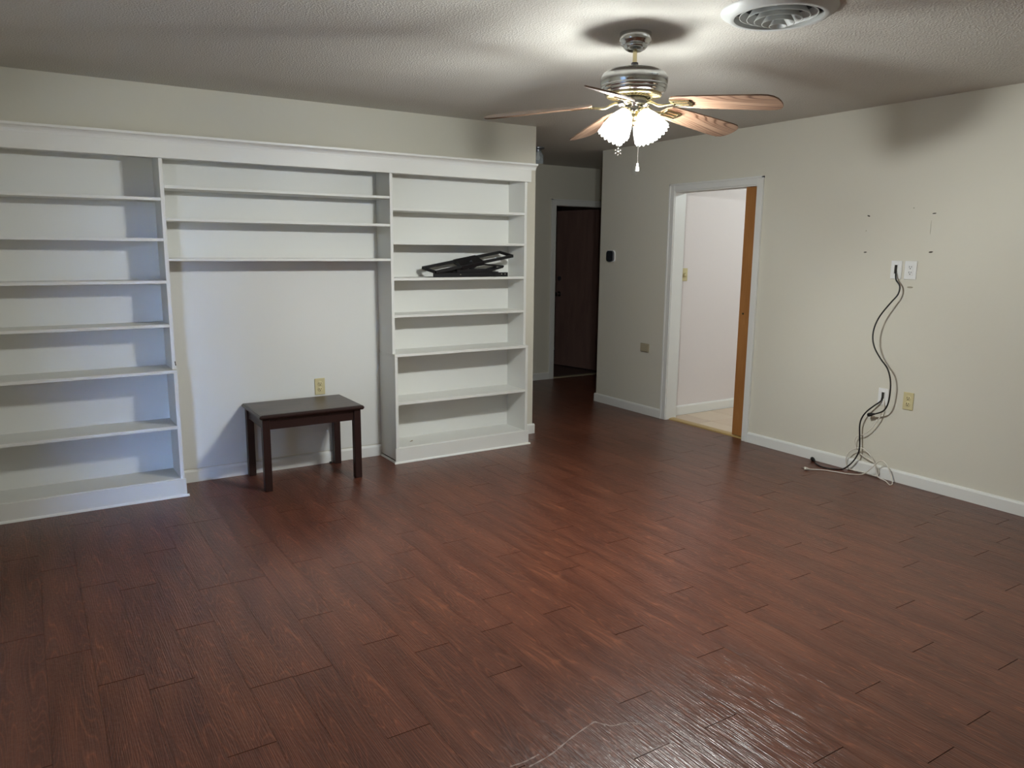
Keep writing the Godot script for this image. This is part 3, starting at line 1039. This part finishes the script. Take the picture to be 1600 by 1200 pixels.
func build_plates() -> void:
	var nR := Vector3.LEFT
	var sR := Vector3.BACK
	outlet("ivory duplex outlet on the recess wall just above the small dark table", Vector3(-1.786, 0.553, 0.004), Vector3.BACK, Vector3.RIGHT, M.ivory, false, 0.072)
	cable_plate("white wall plate with a black cable coming out, upper one beside white outlet", Vector3(XR, 1.393, 2.229), nR, sR)
	outlet("white rectangular outlet high on the right wall beside the cable plate", Vector3(XR, 1.393, 2.325), nR, sR, M.plastic, true, 0.08, 0.117)
	cable_plate("white wall plate low on the right wall with black and white cables", Vector3(XR, 0.553, 2.222), nR, sR, 0.072)
	outlet("ivory duplex outlet low on the right wall beside the tangled cables", Vector3(XR, 0.553, 2.395), nR, sR, M.ivory, false)
	# thermostat
	var at := Vector3(XR, 1.447, -0.645)
	var t := thing("thermostat", "rounded white thermostat with a dark face near the hall corner", "thermostat", at)
	var bs := Basis(sR, Vector3.UP, sR.cross(Vector3.UP))
	var st := mb()
	rounded(st, at + nR * 0.0003, nR, sR, 0.118, 0.114, 0.03, 0.010)
	obj("back_plate", st, M.plastic, t)
	st = mb()
	rounded(st, at + nR * 0.0103, nR, sR, 0.098, 0.104, 0.028, 0.016)
	obj("body", st, M.pewter, t)
	st = mb()
	rounded(st, at + nR * 0.0263, nR, sR, 0.092, 0.098, 0.026, 0.003)
	obj("face", st, M.glassface, t)
	# blank box by the kitchen doorway
	at = Vector3(XR, 0.622, -0.121)
	t = thing("phone_jack", "small beige box low on the wall left of the kitchen doorway", "wall plate", at)
	plate_base(t, at, nR, sR, 0.11, 0.078, M.greige, 0.014)
	st = mb()
	box(st, at + nR * 0.0148, Vector3(0.09, 0.058, 0.002), 0.0008, bs)
	obj("raised_panel", st, M.greige, t)
	# round blank cover behind the lamp
	at = Vector3(XR, 2.228, -0.354)
	st = mb()
	org = at
	lathe(st, [Vector2(0.0, 0.005), Vector2(0.048, 0.005), Vector2(0.054, 0.003), Vector2(0.056, 0.0003)], at, 36, Basis(sR, nR, sR.cross(nR)))
	tag(obj("round_cover", st, M.wall), "round wall-coloured cover plate high on the wall behind the fan lights", "wall plate")
	# kitchen switch with its round dimmer knob
	at = Vector3(1.571, 1.292, 0.09)
	t = thing("light_switch", "ivory light switch with a round knob on the kitchen wall", "switch", at)
	plate_base(t, at, Vector3.BACK, Vector3.RIGHT, 0.07, 0.115, M.ivory)
	st = mb()
	lathe(st, [Vector2(0.019, 0.006), Vector2(0.018, 0.020), Vector2(0.015, 0.024), Vector2(0.0, 0.024)], at, 20, Basis(Vector3.RIGHT, Vector3.BACK, Vector3.DOWN))
	obj("dimmer_knob", st, M.ivory, t)

func rounded(st: SurfaceTool, at: Vector3, n: Vector3, s: Vector3, w: float, h: float, r: float, th: float) -> void:
	var poly := PackedVector2Array()
	for q in 4:
		var cx := (w / 2.0 - r) * (1.0 if q in [0, 3] else -1.0)
		var cy := (h / 2.0 - r) * (1.0 if q < 2 else -1.0)
		for k in 7:
			var a := PI / 2.0 * (q + k / 6.0)
			poly.append(Vector2(cx + r * cos(a), cy + r * sin(a)))
	prism(st, poly, at, at + n * th, s, Vector3.UP)

# ---------------------------------------------------------------- cables on the right wall
func path(a: Array) -> Array:
	var out := []
	for p in a:
		out.append(Vector3(p[0], p[1], p[2]))
	return out

func plug(called: String, a: Vector3, b: Vector3, r: float, m: Material, parent: Node) -> void:
	var st := mb()
	var ax := (b - a).normalized()
	var s := ax.cross(Vector3(0.2, 1, 0.1)).normalized()
	var l := (b - a).length()
	lathe(st, [Vector2(0.0, -0.002), Vector2(r * 0.45, 0.0), Vector2(r * 0.6, l * 0.35), Vector2(r, l * 0.5), Vector2(r, l * 0.95), Vector2(r * 0.85, l), Vector2(0.0, l)], a, 14, Basis(s, ax, s.cross(ax)))
	obj(called, st, m, parent)

func build_cords() -> void:
	var up := path([[1.322, 1.383, 2.232], [1.3, 1.355, 2.245], [1.29, 1.327, 2.258], [1.285, 1.29, 2.288], [1.275, 1.237, 2.286], [1.26, 1.179, 2.249], [1.245, 1.098, 2.199], [1.23, 1.024, 2.176], [1.22, 0.952, 2.176], [1.215, 0.887, 2.199], [1.22, 0.822, 2.242], [1.23, 0.763, 2.289], [1.24, 0.693, 2.311], [1.25, 0.61, 2.313], [1.26, 0.523, 2.299], [1.27, 0.469, 2.265], [1.28, 0.437, 2.202]])
	var t := thing("power_cable", "black cable hanging in a long curve down the right wall", "cable", Vector3(1.28, 0.42, 2.2), "loose cables on the right wall")
	var st := mb()
	tube(st, smooth_path(up), 0.0048)
	obj("wire", st, M.cord, t)
	plug("plug", Vector3(1.28, 0.437, 2.202), Vector3(1.286, 0.420, 2.152), 0.013, M.cord, t)
	var lo := path([[1.322, 0.542, 2.216], [1.31, 0.523, 2.216], [1.3, 0.486, 2.179], [1.29, 0.443, 2.139], [1.285, 0.398, 2.112], [1.285, 0.346, 2.099], [1.285, 0.273, 2.104], [1.285, 0.2, 2.111], [1.28, 0.151, 2.111], [1.28, 0.095, 2.087], [1.28, 0.046, 2.051], [1.275, 0.006, 2.005], [1.225, 0.0055, 1.975], [1.198, 0.0055, 1.909], [1.219, 0.0055, 1.841], [1.268, 0.007, 1.782]])
	t = thing("power_cable", "black cable dropping from the low wall plate to the floor along the baseboard", "cable", Vector3(1.28, 0, 2.0), "loose cables on the right wall")
	st = mb()
	tube(st, smooth_path(lo), 0.0050)
	obj("wire", st, M.cord, t)
	plug("plug", Vector3(1.268, 0.008, 1.782), Vector3(1.298, 0.016, 1.738), 0.0135, M.cord, t)
	var wh := path([[1.322, 0.54, 2.228], [1.31, 0.519, 2.239], [1.3, 0.469, 2.242], [1.295, 0.42, 2.231], [1.295, 0.366, 2.203], [1.295, 0.313, 2.165], [1.295, 0.275, 2.121], [1.295, 0.259, 2.083], [1.295, 0.23, 2.066], [1.295, 0.186, 2.072], [1.295, 0.148, 2.098], [1.295, 0.126, 2.149], [1.3, 0.1, 2.213], [1.303, 0.05, 2.255], [1.303, 0.012, 2.238], [1.303, 0.014, 2.142], [1.303, 0.010, 2.049], [1.296, 0.028, 2.025], [1.29, 0.076, 2.015], [1.285, 0.132, 2.036], [1.285, 0.167, 2.078], [1.285, 0.184, 2.129], [1.285, 0.157, 2.184], [1.285, 0.117, 2.218], [1.29, 0.064, 2.242], [1.29, 0.014, 2.262], [1.275, 0.004, 2.325], [1.215, 0.0045, 2.392], [1.255, 0.008, 2.385], [1.275, 0.049, 2.359], [1.27, 0.097, 2.339], [1.27, 0.128, 2.311], [1.27, 0.135, 2.283], [1.26, 0.117, 2.262], [1.255, 0.079, 2.235], [1.265, 0.026, 2.185], [1.262, 0.0045, 2.145], [1.207, 0.0042, 2.095], [1.18, 0.0042, 2.024], [1.138, 0.0042, 1.942], [1.067, 0.006, 1.89]])
	t = thing("power_cable", "tangled white cable looping from the low wall plate onto the floor", "cable", Vector3(1.25, 0, 2.15), "loose cables on the right wall")
	st = mb()
	tube(st, smooth_path(wh), 0.0034)
	obj("wire", st, M.whitecord, t)
	plug("plug", Vector3(1.067, 0.007, 1.89), Vector3(1.034, 0.013, 1.872), 0.011, M.whitecord, t)
	st = mb()
	for d in [-0.005, 0.005]:
		beam(st, Vector3(1.034, 0.013, 1.872 + d), Vector3(1.018, 0.015, 1.864 + d), 0.0016, 0.006, 0.0004)
	obj("prong", st, M.steel, t)

func build_small() -> void:
	# torn screw holes left in the right wall, part of that wall
	var wall := get_node("wall_right")
	org = Vector3.ZERO
	var bs := Basis(Vector3.BACK, Vector3.LEFT, Vector3.BACK.cross(Vector3.LEFT))
	for h in [[1.742, 2.0, 0.011, 0.0045, -0.3], [1.744, 2.439, 0.013, 0.0035, 0.08], [1.504, 1.997, 0.012, 0.004, 0.05], [1.508, 2.441, 0.014, 0.0045, 0.12]]:
		var st := mb()
		var r: Basis = Basis(Vector3.LEFT, h[4]) * bs * Basis.from_scale(Vector3(h[2] / 0.01, 1, h[3] / 0.01))
		lathe(st, [Vector2(0.0, 0.0010), Vector2(0.008, 0.0010), Vector2(0.010, 0.0)], Vector3(XR, h[0], h[1]), 12, r)
		obj("screw_hole", st, M.hole, wall)
	for h in [[1.782, 2.305, 0.005, 0.004], [1.66, 2.425, 0.0015, 0.045], [1.645, 1.99, 0.004, 0.004], [1.285, 2.33, 0.02, 0.006]]:
		var st := mb()
		var r: Basis = bs * Basis.from_scale(Vector3(h[2] / 0.01, 1, h[3] / 0.01))
		lathe(st, [Vector2(0.0, 0.0006), Vector2(0.009, 0.0006), Vector2(0.010, 0.0)], Vector3(XR, h[0], h[1]), 12, r)
		obj("scuff_mark", st, M.scuff, wall)
	# clear glass jar light on the hall ceiling
	var t := thing("hall_light", "small clear glass jar light on the hall ceiling, unlit", "ceiling light", Vector3(0.70, H, -1.0))
	var A := Vector3(0.70, 0, -1.0)
	var st := mb()
	lathe(st, [Vector2(0.0, 2.4398), Vector2(0.062, 2.4398), Vector2(0.060, 2.428), Vector2(0.034, 2.420), Vector2(0.032, 2.396), Vector2(0.0, 2.396)].duplicate(), A, 28)
	obj("base", st, M.pewter, t)
	st = mb()
	lathe(st, [Vector2(0.033, 2.404), Vector2(0.036, 2.392), Vector2(0.050, 2.376), Vector2(0.054, 2.36), Vector2(0.054, 2.302), Vector2(0.050, 2.290), Vector2(0.0, 2.286)], A, 28)
	obj("glass_jar", st, M.jar, t)
	st = mb()
	lathe(st, [Vector2(0.012, 2.396), Vector2(0.012, 2.376), Vector2(0.020, 2.356), Vector2(0.022, 2.345), Vector2(0.016, 2.33), Vector2(0.0, 2.324)], A, 16)
	obj("bulb", st, M.plastic, t)
	# the kitchen's own ceiling light, out of sight beyond the doorway
	t = thing("kitchen_light", "round white ceiling light of the kitchen beyond the doorway", "ceiling light", Vector3(2.7, H, 1.7))
	A = Vector3(2.7, 0, 1.7)
	st = mb()
	lathe(st, [Vector2(0.19, 2.4395), Vector2(0.19, 2.42), Vector2(0.18, 2.415)], A, 36)
	obj("pan", st, M.plastic, t)
	st = mb()
	lathe(st, [Vector2(0.178, 2.42), Vector2(0.17, 2.395), Vector2(0.13, 2.37), Vector2(0.07, 2.357), Vector2(0.0, 2.353)], A, 36)
	obj("lamp_dome", st, M.kitchenlight, t)
	var l := OmniLight3D.new()
	l.name = "kitchen_lamp"
	l.light_color = Color(0.96, 1.0, 1.0)
	l.light_energy = 1.4
	l.light_size = 0.12
	l.omni_range = 10.0
	l.omni_attenuation = 2.0
	l.shadow_enabled = true
	l.position = Vector3(0, 2.385 - H, 0)
	t.add_child(l)
	# chip in the paint on the front edge of the left bookcase
	var bc := get_node("bookcase")
	org = bc.position
	st = mb()
	box(st, Vector3(-2.7375, 0.812, DU + 0.0004), Vector3(0.005, 0.026, 0.0014), 0.0003, Basis(Vector3.BACK, 0.1))
	obj("paint_chip", st, M.hole, bc)
	# dried streaks of cleaner on the boards near the camera, part of the floor
	var fl := get_node("floor")
	org = Vector3.ZERO
	for line in [[[-2.329, 3.451], [-2.242, 3.439], [-2.134, 3.405], [-2.028, 3.38]], [[-2.028, 3.38], [-1.996, 3.425], [-1.947, 3.437], [-1.91, 3.465]], [[-2.377, 3.421], [-2.327, 3.425], [-2.273, 3.42]]]:
		var pts := []
		for p in line:
			pts.append(Vector3(p[0], 0.0003, p[1]))
		st = mb()
		var sm := smooth_path(pts, 8)
		for i in sm.size() - 1:
			var d: Vector3 = (sm[i + 1] - sm[i]).normalized()
			var w0 := Vector3(-d.z, 0, d.x) * (0.0022 + 0.0012 * sin(i * 1.7))
			var w1 := Vector3(-d.z, 0, d.x) * (0.0022 + 0.0012 * sin((i + 1) * 1.7))
			quad(st, sm[i] - w0, sm[i] + w0, sm[i + 1] + w1, sm[i + 1] - w1, Vector3.UP)
		obj("dried_streak", st, M.streak, fl)
	# small litter
	org = Vector3(-1.735, 0, 0.03)
	st = mb()
	lathe(st, [Vector2(0.009, 0.001), Vector2(0.009, 0.010), Vector2(0.006, 0.013), Vector2(0.0, 0.013)], org, 14)
	tag(obj("rubber_cap", st, M.cord), "tiny black round cap on the floor beside the table's back leg", "cap")
	org = Vector3(-1.164, 0.1132, 0.148)
	st = mb()
	box(st, org + Vector3.UP * 0.0012, Vector3(0.026, 0.002, 0.009), 0.0006, Basis(Vector3.UP, 0.5))
	box(st, org + Vector3(0.006, 0.0035, -0.002), Vector3(0.016, 0.002, 0.006), 0.0006, Basis(Vector3.UP, 0.9))
	tag(obj("paint_flake", st, M.flake), "small brown flake lying on the bottom shelf beside the hall", "flake")
